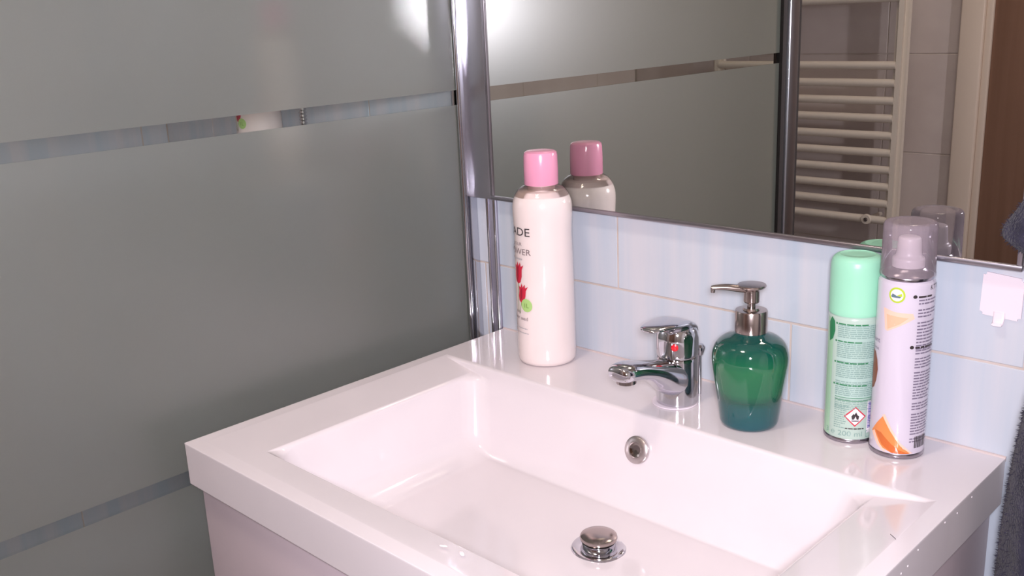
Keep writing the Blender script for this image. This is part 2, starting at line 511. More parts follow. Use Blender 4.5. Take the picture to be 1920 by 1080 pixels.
# drain with raised plug
dr = lathe('drain_flange', [(0.0165, -0.006), (0.0165, 0.0005), (0.0185, 0.0022), (0.026, 0.0030), (0.0295, 0.0022), (0.0308, 0.0), (0.0308, -0.002)], 'chrome', sink, 48, loc=(0.369, -0.237, -0.1178))
bm = bmesh.new()
add_lathe(bm, [(0, -0.003), (0.0185, -0.003), (0.0185, 0.009), (0.0, 0.009)], 40)
autosmooth(obj('plug_stem', bm, 'chrome', sink, loc=(0.369, -0.237, -0.1178)), 40)
lathe('plug_cap', [(0.0, 0.0098), (0.0172, 0.0098), (0.0198, 0.0112), (0.0205, 0.0135), (0.0198, 0.0156), (0.0170, 0.0172), (0.010, 0.0182), (0.0, 0.0186)], 'steel', sink, 48, loc=(0.369, -0.237, -0.1178))
# overflow ring on the back wall of the bowl
bm = bmesh.new()
add_lathe(bm, [(0.0084, -0.010), (0.0084, 0.0025), (0.0092, 0.0036), (0.0145, 0.0030), (0.0160, 0.0015), (0.0162, -0.001)], 40)
ov = autosmooth(obj('overflow_ring', bm, 'steel_satin', sink, loc=(0.352, yb - 0.0102, -0.040)), 40)
ov.rotation_euler = (rad(90 - 17.5), 0, 0)
bm = bmesh.new(); add_lathe(bm, [(0.0, 0.0010), (0.0055, 0.0012), (0.0086, 0.0022)], 24)
ob2 = obj('overflow_hole_disc', bm, 'chrome_dark', sink, loc=(0.352, yb - 0.0102, -0.040)); ob2.rotation_euler = ov.rotation_euler  # dark metal dish on the bowl wall stands in for the shaded hole

# ------------------------------------------------------------------ cabinet under the basin
cab = thing('vanity_cabinet', 'pale grey cabinet under the white washbasin', 'cabinet', (0, 0, 0))
zt = Z0 - H - 0.001
box('side_panel', 0.008, 0.026, -D + 0.030, -0.006, 0.12, zt, 'cabinet', cab, 0.0015)
box('side_panel', W - 0.026, W - 0.008, -D + 0.030, -0.006, 0.12, zt, 'cabinet', cab, 0.0015)
box('bottom_panel', 0.027, W - 0.027, -D + 0.030, -0.006, 0.12, 0.138, 'cabinet', cab, 0.0015)
box('back_panel', 0.027, W - 0.027, -0.022, -0.006, 0.14, zt, 'cabinet', cab, 0.0015)
for s in (0, 1):
    xa = 0.008 if s == 0 else W / 2 + 0.0015
    dd = box('cabinet_door', xa, xa + W / 2 - 0.0095, -D + 0.010, -D + 0.0285, 0.122, zt, 'cabinet', cab, 0.0015)
    xh = W / 2 - 0.04 if s == 0 else W / 2 + 0.04
    tube('handle', [(xh, -D + 0.012, 0.50), (xh, -D - 0.016, 0.50), (xh, -D - 0.018, 0.52), (xh, -D - 0.018, 0.60), (xh, -D - 0.016, 0.62), (xh, -D + 0.012, 0.62)], 0.005, 'chrome', dd, 8)
for xx in (0.05, W - 0.05):
    for yy in (-0.05, -D + 0.07):
        lathe('foot', [(0, 0), (0.018, 0), (0.018, 0.006), (0.012, 0.012), (0.012, 0.122), (0, 0.122)], 'chrome_dark', cab, 20, loc=(xx, yy, 0))

# ------------------------------------------------------------------ mirror
MZ0, MZ1 = Z0 + 0.1950, Z0 + 1.0
mir = thing('wall_mirror', 'large wall mirror in a thin aluminium frame above the washbasin', 'mirror', (0, 0, MZ0))
mh = MZ1 - MZ0
x0m, x1m = 0.0005, 0.7020
ft = 0.0055
box('mirror_glass', x0m + ft * 0.5, x1m - ft * 0.5, -0.0135, -0.0005, ft * 0.5, mh - ft * 0.5, 'mirror', mir)
box('frame_rail', x0m, x1m, -0.0160, -0.0005, 0, ft, 'alu_frame', mir, 0.0008)
box('frame_rail', x0m, x1m, -0.0160, -0.0005, mh - ft, mh, 'alu_frame', mir, 0.0008)
box('frame_stile', x0m, x0m + ft, -0.0160, -0.0005, ft, mh - ft, 'alu_frame', mir, 0.0008)
box('frame_stile', x1m - ft, x1m, -0.0160, -0.0005, ft, mh - ft, 'alu_frame', mir, 0.0008)
box('side_strip', -0.0455, x0m - 0.0005, -0.0150, -0.0005, 0, mh, 'alu_polished', mir, 0.0006)['label'] = 'brushed aluminium strip along the left edge of the mirror'

# ------------------------------------------------------------------ shower screen
scr = thing('shower_screen', 'frosted glass shower screen with narrow clear stripes beside the washbasin', 'shower screen', (XG, 0, 0.0))
gt = 0.003
ya, yz = -0.90, -0.014
S1 = (Z0 + 0.326, Z0 + 0.3465); S2 = (Z0 - 0.0775, Z0 - 0.0585); S3 = (Z0 + 0.73, Z0 + 0.75); S4 = (Z0 - 0.482, Z0 - 0.462)
zs = [0.06, S4[0], S4[1], S2[0], S2[1], S1[0], S1[1], S3[0], S3[1], 1.98]
def pane(name, z0, z1, front, parent, x0=-gt, x1=gt, y0=ya, y1=yz):
    bm = bmesh.new(); add_box(bm, x0, x1, y0, y1, z0, z1)
    bmesh.ops.recalc_face_normals(bm, faces=bm.faces)
    bm.normal_update()
    for f in bm.faces:
        f.material_index = 0 if f.normal.x > 0.5 else 1
    return obj(name, bm, None, parent, mats=[front, 'clear_back'])
for i in range(9):
    if i % 2 == 0: pane('frosted_panel', zs[i], zs[i + 1], 'frosted_glass', scr)
    else: pane('clear_stripe', zs[i], zs[i + 1], 'clear_glass', scr)
ch = box('wall_channel', -0.011, -0.0045, -0.022, -0.0005, 0.04, 2.0, 'chrome', scr, 0.001)
box('wall_channel', 0.0045, 0.009, -0.022, -0.0005, 0.04, 2.0, 'chrome', scr, 0.001)
tube('bead', [(0.0065, -0.0235, 0.04), (0.0065, -0.0235, 2.0)], 0.0028, 'chrome', scr, 10)
box('glass_seal', 0.0031, 0.0042, -0.024, -0.002, 0.05, 1.99, 'seal', scr)
box('end_post', -0.016, 0.016, -0.951, -0.912, 0.02, 2.0, 'alu', scr, 0.003)
box('end_seal', -0.010, 0.010, -0.911, -0.895, 0.04, 1.99, 'seal', scr)
box('end_seal', -0.012, 0.014, -0.960, -0.952, 0.04, 1.99, 'seal', scr)
box('bottom_rail', -0.012, 0.012, -0.90, -0.0005, 0.04, 0.062, 'alu', scr, 0.002)
box('top_rail', -0.012, 0.012, -0.90, -0.0005, 1.975, 2.0, 'alu', scr, 0.002)
tray = box('shower_tray', XL + 0.002, XG - 0.018, -0.915, -0.002, 0.0, 0.035, 'shower_white', None, 0.008)
tag(tray, 'white shower tray on the floor behind the frosted screen', 'shower tray')

# ------------------------------------------------------------------ objects
# --- shower gel bottle
def make_gel(loc, rotz, label, group):
    t = thing('shower_gel_bottle', label, 'bottle', loc, rotz, group)
    rb = 0.0385
    prof = [(0, 0.0012), (0.024, 0.001), (0.0335, 0.0002), (0.0370, 0.0018), (0.0384, 0.006)]
    prof += smooth_prof([(0.0386, 0.012), (0.0386, 0.06), (0.0384, 0.11), (0.0376, 0.155), (0.0373, 0.174), (0.0380, 0.190), (0.0385, 0.202), (0.0378, 0.213), (0.0345, 0.2225), (0.0300, 0.2285)], 5)
    prof += [(0.0, 0.2290)]
    body = lathe('body', prof, 'milk', t, 64, 50)
    shp = smooth_prof([(0.0352, 0.2222), (0.0305, 0.2293), (0.0250, 0.2335), (0.0208, 0.2355), (0.0203, 0.2390)], 5)
    bm = bmesh.new(); add_lathe(bm, shp, 64)
    sh = autosmooth(obj('shoulder', bm, 'clear_plastic', t), 60)
    sh['label'] = 'clear empty shoulder above the white gel'
    lathe('neck', [(0.0, 0.2280), (0.0180, 0.2280), (0.0180, 0.240), (0, 0.240)], 'milk', t, 40, 40)
    lathe('cap', [(0.0, 0.2358), (0.0214, 0.2358), (0.0219, 0.2366), (0.0219, 0.257), (0.0214, 0.2730), (0.0204, 0.2765), (0.0178, 0.2783), (0.010, 0.2788), (0, 0.2789)], 'pink_cap', t, 48, 35)
    az = -118.0
    R_ = rb
    r_t = 0.0380
    # wording on the front of the bottle, running round towards the left
    wrap_text('print_title', 'JADE', 0.0150, 0.0095, 0.1745, 'print_dark', t, r_t, az, 'CENTER', off=0.0003, sx=1.25)
    wrap_text('print_line', 'HOUR', 0.0060, 0.006, 0.1615, 'print_grey', t, r_t + 0.0002, az, 'CENTER', off=0.0004, sx=1.2)
    wrap_text('print_line', 'SHOWER', 0.0112, 0.0035, 0.1500, 'print_grey', t, 0.0382, az, 'CENTER', off=0.0005, sx=1.15)
    wrap_polys('print_line', fine_rows(-0.012, 0.0165, 0.1450, 0.1430, 0.01, 0.0022, 0.001, 0.002, 0.0006, seed=4), 'print_pale', t, 0.0384, az, off=0.0004)
    # two red tulips
    def tulip(s, z, k, lean=0.0):
        P_ = [(0, 0), (0.0055, 0.003), (0.0075, 0.011), (0.0070, 0.020), (0.0098, 0.027), (0.0050, 0.024), (0.0030, 0.030), (0.0, 0.0245), (-0.0035, 0.031), (-0.0050, 0.024), (-0.0095, 0.026), (-0.0072, 0.018), (-0.0076, 0.010), (-0.0050, 0.003)]
        return [(s + k * a + lean * b_, z + k * b_) for a, b_ in P_]
    wrap_polys('tulip', [tulip(0.006, 0.1100, 0.98, 0.10)], 'print_red', t, 0.0385, az, off=0.0004)
    wrap_polys('tulip', [tulip(0.012, 0.0855, 0.86, 0.16)], 'print_red', t, 0.0386, az, off=0.0006)
    wrap_polys('tulip_petal', [[(0.004, 0.1115), (0.0075, 0.1185), (0.0085, 0.1355), (0.004, 0.1295)], [(0.0105, 0.0875), (0.0145, 0.0935), (0.015, 0.1065), (0.0115, 0.1015)]], 'print_red_dark', t, 0.0386, az, off=0.0008)
    wrap_polys('tulip_stem', [[(0.006, 0.111), (0.0072, 0.111), (0.0050, 0.072), (0.0038, 0.072)], [(0.0115, 0.0865), (0.0125, 0.0865), (0.0080, 0.070), (0.0070, 0.070)]], 'leaf_green', t, 0.0386, az, off=0.0003)
    g = wrap_polys('volume_badge', [disc(0.0215, 0.0835, 0.0088)], 'print_green', t, 0.0386, az, off=0.0010)
    wrap_text('badge_text', '1L', 0.0085, 0.0212, 0.0805, 'leaf_green', t, 0.0386, az, 'CENTER', off=0.0014)
    wrap_text('print_line', 'tulip', 0.0062, 0.004, 0.0710, 'print_grey', t, 0.0386, az, 'CENTER', off=0.0004)
    wrap_text('print_line', 'flower seed', 0.0068, 0.005, 0.0625, 'print_grey', t, 0.0386, az, 'CENTER', off=0.0004, sx=1.1)
    wrap_polys('print_line', fine_rows(-0.016, 0.0235, 0.0515, 0.042, 0.0062, 0.0011, 0.002, 0.005, 0.0005, seed=9), 'print_pale', t, 0.0386, az, off=0.0004)
    return t
gel = make_gel((0.1385, -0.0585, Z0), 0.0, 'white shower gel bottle with pink cap and red tulips standing on the washbasin', 'shower gel bottles')

def copy_tree(src, name_parent=None):
    c = src.copy(); C.objects.link(c); c.parent = name_parent
    for ch_ in list(src.children): copy_tree(ch_, c)
    return c
gel2 = copy_tree(gel)
gel2.location = (-0.505, -0.062, Z0 + 0.205); gel2.rotation_euler = (0, 0, rad(9))
gel2['label'] = 'white bottle with pink cap inside the shower, blurred behind the frosted glass'

# shelf that carries it
sf = thing('shower_shelf', 'small white shelf on the shower wall under a white bottle', 'shelf', (-0.52, 0, Z0 + 0.19))
box('board', -0.10, 0.09, -0.115, -0.0005, 0.002, 0.014, 'shower_white', sf, 0.003)
tube('rail', [(-0.098, -0.004, 0.035), (-0.098, -0.112, 0.035), (0.088, -0.112, 0.035), (0.088, -0.004, 0.035)], 0.0025, 'chrome', sf, 8)
for xx in (-0.098, 0.088):
    tube('post', [(xx, -0.112, 0.010), (xx, -0.112, 0.036)], 0.0025, 'chrome', sf, 8)

# shower hose
hs = thing('shower_hose', 'ribbed chrome shower hose hanging behind the clear glass stripe', 'hose', (-0.398, -0.045, Z0))
bm = bmesh.new()
pts, rr = [], []
nn = 900
for i in range(nn + 1):
    z = 1.0 - 1.25 * i / nn
    bend = 0.0
    pts.append((0, 0, z)); rr.append(0.0064 if i % 4 in (0, 1) else 0.0048)
add_tube(bm, pts, rr, 10)
autosmooth(obj('hose', bm, 'chrome', hs), 80)
for z in (1.0, -0.25):
    lathe('nut', [(0, -0.015), (0.009, -0.015), (0.0095, 0.0), (0.009, 0.015), (0, 0.015)], 'chrome', hs, 12, loc=(0, 0, z))
    tube('wall_elbow', [(0, 0, z), (0, 0.0, z + (0.02 if z > 0 else -0.02)), (0, 0.012, z + (0.026 if z > 0 else -0.026)), (0, 0.0445, z + (0.026 if z > 0 else -0.026))], 0.009, 'chrome', hs, 12)

# --- faucet
fc = thing('basin_mixer_tap', 'chrome single lever mixer tap on the back ledge of the washbasin', 'tap', (0.360, -0.077, Z0))
lathe('base_ring', [(0.0, 0.0002), (0.0266, 0.0002), (0.0270, 0.0008), (0.0264, 0.0016), (0.0, 0.0022)], 'hook_white', fc, 48, loc=(-0.001, -0.003, 0))  # thin white ring at the foot of the tap, set slightly forward
lathe('body', smooth_prof([(0.0240, 0.0022), (0.0240, 0.010), (0.0236, 0.028), (0.0234, 0.045), (0.0236, 0.0555)], 5) + [(0.0230, 0.0570), (0, 0.0570)], 'chrome', fc, 48, 35)
lathe('seam_ring', [(0, 0.0568), (0.0226, 0.0568), (0.0226, 0.0588), (0, 0.0588)], 'chrome_dark', fc, 40)
sp_path = smooth_prof([(0.004, 0.030, 0.0220, 0.024), (-0.016, 0.036, 0.0214, 0.0215), (-0.036, 0.0460, 0.0196, 0.0152), (-0.058, 0.0555, 0.0184, 0.0112), (-0.080, 0.0625, 0.0178, 0.0104), (-0.096, 0.0655, 0.0172, 0.0106), (-0.106, 0.0660, 0.0158, 0.0100), (-0.1115, 0.0660, 0.0130, 0.0078), (-0.1133, 0.0660, 0.0085, 0.0048)], 5)
spout = sweep_yz('spout', sp_path, 'chrome', fc, 28, 2.4)
lathe('aerator', [(0, -0.0065), (0.0095, -0.0065), (0.0112, -0.0055), (0.0116, 0.006), (0, 0.006)], 'chrome_dark', fc, 32, loc=(0, -0.0965, 0.0585))
lathe('lever_head', smooth_prof([(0.0232, 0.0586), (0.0242, 0.062), (0.0246, 0.075), (0.0240, 0.084), (0.0212, 0.0920), (0.0150, 0.0968)], 5) + [(0.007, 0.0988), (0, 0.0992)], 'chrome', fc, 48, 50)
lev = smooth_prof([(0.0205, 0.0850, 0.0150, 0.0030), (0.010, 0.0945, 0.0195, 0.0042), (-0.006, 0.0995, 0.0212, 0.0048), (-0.024, 0.1015, 0.0200, 0.0046), (-0.040, 0.1022, 0.0168, 0.0040), (-0.052, 0.1020, 0.0135, 0.0034), (-0.0580, 0.1018, 0.0090, 0.0024), (-0.0597, 0.1017, 0.0050, 0.0012)], 5)
sweep_yz('lever', lev, 'chrome', fc, 24, 2.2)
bm = bmesh.new(); add_lathe(bm, [(0, 0), (0.0042, 0), (0.0042, 0.0008), (0.0028, 0.0016), (0, 0.0018)], 20)
rd = autosmooth(obj('hot_mark', bm, 'red_plastic', fc), 50); rd.location = (0.0244 * math.cos(rad(-62)), 0.0244 * math.sin(rad(-62)), 0.0745)
rd.rotation_euler = (0, rad(90), rad(-62)); rd['label'] = 'round red mark on the tap lever'
tube('popup_rod', [(0.010, 0.0315, 0.002), (0.010, 0.0315, 0.058)], 0.0022, 'chrome', fc, 10)
lathe('rod_knob', [(0, 0.050), (0.0035, 0.051), (0.0058, 0.0575), (0.0062, 0.061), (0.004, 0.064), (0, 0.0645)], 'chrome', fc, 20, loc=(0.010, 0.0315, 0))

# --- soap dispenser
sd_ = thing('soap_dispenser', 'green glass soap dispenser with a metal pump on the washbasin', 'soap dispenser', (0.456, -0.078, Z0))
prof = [(0, 0.0018), (0.024, 0.0016), (0.0285, 0.0004), (0.0305, 0.0012), (0.0318, 0.0045)]
prof += smooth_prof([(0.0322, 0.0075), (0.0345, 0.025), (0.0374, 0.045), (0.0402, 0.064), (0.0412, 0.0745), (0.0404, 0.083), (0.0370, 0.092), (0.0300, 0.0985), (0.0215, 0.1022), (0.0172, 0.1045)], 6)
prof += [(0.0168, 0.108), (0, 0.108)]
lathe('bottle', prof, 'soap_glass', sd_, 72, 60)
lathe('collar', [(0, 0.1052), (0.0168, 0.1052), (0.0174, 0.1060), (0.0174, 0.1285), (0.0166, 0.1300), (0.0095, 0.1304), (0.0085, 0.1325), (0, 0.1325)], 'steel', sd_, 48, 30)
lathe('pump_stem', [(0, 0.131), (0.0045, 0.131), (0.0045, 0.142), (0, 0.142)], 'chrome_dark', sd_, 20)
ph = lathe('pump_head', [(0, 0.1385), (0.0080, 0.1385), (0.0086, 0.1395), (0.0086, 0.1515), (0.0110, 0.1535), (0.0148, 0.1555), (0.0154, 0.1568), (0.0148, 0.1580), (0.0, 0.1586)], 'steel', sd_, 40, 30)
npth = smooth_prof([(0.0, 0.1525, 0.0062, 0.0040), (-0.016, 0.1542, 0.0058, 0.0038), (-0.027, 0.1556, 0.0050, 0.0033), (-0.038, 0.1556, 0.0040, 0.0027), (-0.0425, 0.1548, 0.0034, 0.0024)], 5)
nz = sweep_yz('nozzle', npth, 'steel', sd_, 16, 2.4)
nz.rotation_euler = (0, 0, rad(-50))
bm = bmesh.new(); add_lathe(bm, [(0, -0.004), (0.0024, -0.004), (0.0026, 0.001), (0, 0.001)], 14)
nt_ = autosmooth(obj('nozzle_tip', bm, 'chrome_dark', nz), 40); nt_.location = (0, -0.0410, 0.1540)

# --- green spray can
RG = 0.0258
gc = thing('mint_spray_can', 'mint green spray can with a green cap beside the taller white can', 'spray can', (0.5550, -0.0420, Z0))
lathe('can_body', [(0, 0.003), (0.021, 0.003), (0.0228, 0.0025), (RG - 0.0003, 0.0050), (RG, 0.0060), (RG, 0.1335), (RG - 0.0004, 0.1355), (RG - 0.003, 0.139), (0, 0.139)], 'mint_body', gc, 64, 35)
lathe('bottom_rim', [(0.0218, 0.003), (0.0222, 0.0008), (0.0240, 0.0), (0.0257, 0.0008), (0.0260, 0.0025), (0.0259, 0.0045), (0.0254, 0.0052)], 'can_steel', gc, 64, 60)
cp = lathe('cap', [(0.0, 0.1375), (RG + 0.0001, 0.1375), (RG + 0.0003, 0.1385), (RG + 0.0003, 0.1415), (RG + 0.0001, 0.1425), (RG + 0.0001, 0.180)] + smooth_prof([(RG - 0.0002, 0.1880), (RG - 0.0016, 0.1935), (RG - 0.0048, 0.1968), (RG - 0.0085, 0.1980)], 4) + [(RG - 0.0095, 0.1974), (0.008, 0.1978), (0, 0.1980)], 'mint_cap', gc, 64, 35)
azg = -65.0
A = lambda deg_, r: rad(deg_) * r
wrap_polys('pale_panel', [rect(A(-38, RG), A(75, RG), 0.050, 0.130)], 'mint_haze', gc, RG, azg, off=0.0001)
rows = []
zz = 0.1290
for nrow, seed in ((7, 1), (9, 2), (9, 3), (8, 4), (6, 5)):
    rows += fine_rows(A(-37, RG), A(72, RG), zz, zz - nrow * 0.00205 + 0.001, 0.00205, 0.0010, 0.002, 0.007, 0.0007, seed=seed)
    zz -= nrow * 0.00205 + 0.0030
rows += fine_rows(A(-36, RG), A(-4, RG), 0.042, 0.018, 0.0024, 0.0009, 0.001, 0.004, 0.0006, seed=8)
wrap_polys('fine_print', rows, 'mint_print', gc, RG, azg, off=0.0003)
heads = []
for zq in (0.1305, 0.1120, 0.0895, 0.0655): heads += [disc(A(-40, RG), zq - 0.0008, 0.0011, 10)] + fine_rows(A(-35, RG), A(35, RG), zq, zq - 0.001, 0.01, 0.0013, 0.003, 0.008, 0.001, seed=int(zq * 1e4))
heads += [rect(A(-36, RG), A(70, RG), 0.0508, 0.0514), rect(A(-36, RG), A(70, RG), 0.0478, 0.0484)]
wrap_polys('print_heading', heads, 'can_leaf', gc, RG, azg, off=0.0004)
wrap_polys('edge_band', [rect(A(-74, RG), A(-50, RG), 0.0062, 0.1330)], 'mint_edge', gc, RG, azg, off=0.0001)
wrap_polys('leaf_print', [[(A(-62, RG), 0.108), (A(-50, RG), 0.112), (A(-44, RG), 0.121), (A(-46, RG), 0.131), (A(-56, RG), 0.135), (A(-66, RG), 0.128)]], 'can_leaf', gc, RG, azg, off=0.0003)
sc, zc = A(12, RG), 0.0310
wrap_polys('hazard_border', [[(sc, zc - 0.0112), (sc + 0.0112, zc), (sc, zc + 0.0112), (sc - 0.0112, zc)]], 'print_red', gc, RG, azg, off=0.0003)
wrap_polys('hazard_sign', [[(sc, zc - 0.0094), (sc + 0.0094, zc), (sc, zc + 0.0094), (sc - 0.0094, zc)]], 'paper_white', gc, RG, azg, off=0.0005)
wrap_polys('flame_symbol', [[(sc - 0.0032, zc - 0.0032), (sc - 0.0038, zc + 0.0005), (sc - 0.0018, zc + 0.0034), (sc - 0.0008, zc + 0.0024), (sc + 0.0006, zc + 0.0052), (sc + 0.0022, zc + 0.0018), (sc + 0.0038, zc + 0.0008), (sc + 0.0032, zc - 0.0032), (sc + 0.0014, zc - 0.0030), (sc + 0.0004, zc + 0.0006), (sc - 0.0012, zc - 0.0030)], rect(sc - 0.0036, sc + 0.0036, zc - 0.0052, zc - 0.0042)], 'print_dark', gc, RG, azg, off=0.0007)
wrap_polys('hazard_caption', fine_rows(sc - 0.0095, sc + 0.0095, 0.0180, 0.0172, 0.01, 0.0012, 0.002, 0.005, 0.0006, seed=3) + fine_rows(sc - 0.003, sc + 0.003, 0.0158, 0.0150, 0.01, 0.0010, 0.001, 0.002, 0.0004, seed=6), 'print_dark', gc, RG, azg, off=0.0004)
bars = []
zb_ = 0.0175
rnd = random.Random(12)
while zb_ < 0.0460:
    h_ = rnd.choice((0.0005, 0.0008, 0.0013)); bars.append(rect(A(42, RG), A(70, RG), zb_, zb_ + h_)); zb_ += h_ + rnd.choice((0.0004, 0.0006))
wrap_polys('barcode_field', [rect(A(40, RG), A(72, RG), 0.0120, 0.0480)], 'paper_white', gc, RG, azg, off=0.0003)
wrap_polys('barcode', bars, 'barcode_purple', gc, RG, azg, off=0.0005)
wrap_text('volume_text', '3 \u212e 200 ml \u2107', 0.0080, A(0, RG), 0.0088, 'mint_print', gc, RG, azg, 'CENTER', off=0.0004, sx=1.15)

# --- tall air freshener can
RF = 0.0265
af = thing('air_freshener_can', 'tall white spray can with orange pattern and clear grey cap on the washbasin', 'spray can', (0.6080, -0.0460, Z0))
lathe('can_body', [(0, 0.003), (0.0225, 0.003), (0.0245, 0.003), (RF - 0.0002, 0.0055), (RF, 0.0065), (RF, 0.1780), (RF - 0.0005, 0.1808), (RF - 0.0030, 0.1832), (0.0215, 0.1850), (0, 0.1850)], 'can_white', af, 64, 35)
lathe('bottom_rim', [(0.0225, 0.003), (0.0230, 0.0008), (0.0246, 0.0), (0.0264, 0.0008), (0.0268, 0.0028), (0.0266, 0.0050), (0.0261, 0.0060)], 'can_steel', af, 64, 60)
lathe('collar', [(RF - 0.0035, 0.1822), (RF - 0.0022, 0.1838), (RF - 0.0022, 0.1862), (RF - 0.0032, 0.1878), (0.0185, 0.1900), (0.0160, 0.1935), (0.0120, 0.1940), (0, 0.1940)], 'can_steel', af, 64, 40)
nzl = lathe('spray_button', smooth_prof([(0.0150, 0.1940), (0.0150, 0.2020), (0.0118, 0.2060), (0.0108, 0.2180), (0.0098, 0.2225), (0.0060, 0.2240)], 4) + [(0, 0.2240)], 'nozzle', af, 32, 45)
bm = bmesh.new()
RC = RF - 0.0012
add_lathe(bm, [(RC + 0.0004, 0.1868), (RC + 0.0004, 0.1890), (RC, 0.1900), (RC - 0.0004, 0.2300)] + smooth_prof([(RC - 0.0005, 0.2345), (RC - 0.0018, 0.2378), (RC - 0.0045, 0.2390)], 4) + [(RC - 0.009, 0.2384), (0.010, 0.2386), (0, 0.2388)], 64)
cl = autosmooth(obj('cap', bm, 'smoke_plastic', af), 40); cl['label'] = 'clear grey plastic cap'
azf = -68.0
a = lambda dg: A(dg, RF)
# orange petal at the foot and pale one at the top
wrap_polys('orange_pattern', [[(a(-28), 0.0460), (a(-18), 0.0370), (a(-5), 0.0240), (a(14), 0.0120), (a(36), 0.0068), (a(-8), 0.0066), (a(-34), 0.0110), (a(-62), 0.0240), (a(-46), 0.0350)]], 'orange', af, RF, azf, off=0.0002)
wrap_polys('orange_edge', [[(a(-30), 0.0130), (a(-8), 0.0066), (a(28), 0.0066), (a(6), 0.0105), (a(-10), 0.0160), (a(-34), 0.0260), (a(-50), 0.0268)]], 'orange_deep', af, RF, azf, off=0.0003)
wrap_polys('orange_curl', [[(a(-60), 0.0230), (a(-42), 0.0120), (a(-26), 0.0066), (a(-20), 0.0066), (a(-36), 0.0140), (a(-52), 0.0260)], [(a(-33), 0.0450), (a(-27), 0.0465), (a(-12), 0.0330), (a(8), 0.0180), (a(34), 0.0070), (a(30), 0.0068), (a(8), 0.0150), (a(-14), 0.0300)]], 'orange_pale', af, RF, azf, off=0.0005)
wrap_polys('pale_petal', [[(a(-46), 0.1560), (a(-20), 0.1535), (a(16), 0.1530), (a(20), 0.1480), (a(-8), 0.1400), (a(-34), 0.1330), (a(-40), 0.1345)]], 'orange_pale', af, RF, azf, off=0.0002)
wrap_polys('petal_shade', [[(a(-38), 0.1500), (a(8), 0.1485), (a(-8), 0.1420), (a(-34), 0.1350)]], 'orange', af, RF, azf, off=0.00022)
del_ = bpy.data.objects.get('petal_shade')
if del_: del_.data.materials[0] = mat('petal_mid', (240, 184, 152), 0.25, coat=0.2)
wrap_polys('cinnamon_print', [[(a(-80), 0.066), (a(-66), 0.070), (a(-58), 0.078), (a(-54), 0.090), (a(-58), 0.100), (a(-66), 0.107), (a(-80), 0.109)]], 'cone_brown', af, RF, azf, off=0.0002)
# green round emblem
wrap_polys('emblem_ring', [disc(a(-18), 0.1705, 0.0078)], 'lime', af, RF, azf, off=0.0002)
wrap_polys('emblem_field', [disc(a(-18), 0.1705, 0.0060)], 'paper_white', af, RF, azf, off=0.0004)
wrap_polys('emblem_hills', [[(a(-18) - 0.0054, 0.1690), (a(-18) - 0.0040, 0.1720), (a(-18), 0.1700), (a(-18) + 0.0042, 0.1695), (a(-18) + 0.0030, 0.1680), (a(-18) - 0.0045, 0.1680)]], 'slate', af, RF, azf, off=0.0006)
wrap_polys('emblem_leaf', [[(a(-18), 0.1702), (a(-18) + 0.0046, 0.1728), (a(-18) + 0.0052, 0.1698), (a(-18) + 0.0042, 0.1696)]], 'lime', af, RF, azf, off=0.0007)
# text columns
col = []
zt_ = 0.1700
for nrow, seed in ((2, 1), (3, 2), (9, 3)):
    col += fine_rows(a(26), a(78), zt_ - 0.0032, zt_ - 0.0032 - nrow * 0.0033 + 0.002, 0.0033, 0.0014, 0.002, 0.007, 0.0007, seed=seed); zt_ -= nrow * 0.0033 + 0.0030
zt_ = 0.1190
for nrow, seed in ((2, 11), (4, 12), (10, 13), (3, 14), (8, 15), (2, 16)):
    col += fine_rows(a(26), a(78), zt_ - 0.0030, zt_ - 0.0030 - nrow * 0.0030 + 0.002, 0.0030, 0.0013, 0.002, 0.007, 0.0007, seed=seed); zt_ -= nrow * 0.0030 + 0.0024
wrap_polys('fine_print', col, 'can_text', af, RF, azf, off=0.0003)
hd = []
for zq in (0.1705, 0.1195):
    hd += [disc(a(18), zq - 0.0006, 0.0018, 12, 1.1)] + fine_rows(a(25), a(76), zq, zq - 0.001, 0.01, 0.0018, 0.004, 0.009, 0.0008, seed=int(zq * 1e4))
wrap_polys('print_heading', hd, 'print_dark', af, RF, azf, off=0.0004)
bars = []
sb_ = a(38)
rnd = random.Random(5)
while sb_ < a(74):
    w_ = rnd.choice((0.0004, 0.0007, 0.0011)); bars.append(rect(sb_, sb_ + w_, 0.0120, 0.0245)); sb_ += w_ + rnd.choice((0.0004, 0.0007))
wrap_polys('barcode', bars, 'print_dark', af, RF, azf, off=0.0004)
wrap_text('code_text', 'KTTI', 0.0072, a(52), 0.1752, 'print_dark', af, RF, azf, 'LEFT', off=0.0004)
wrap_text('scent_text', 'nant', 0.0075, a(-52), 0.1185, 'can_text', af, RF, azf, 'RIGHT', off=0.0004)
wrap_text('scent_text', 'home', 0.0055, a(-54), 0.1105, 'can_text', af, RF, azf, 'RIGHT', off=0.0004)

for o in bpy.data.objects:
    if o.name.split('.')[0] in ('fine_print', 'print_heading', 'barcode', 'print_line', 'hazard_caption'): o['kind'] = 'stuff'

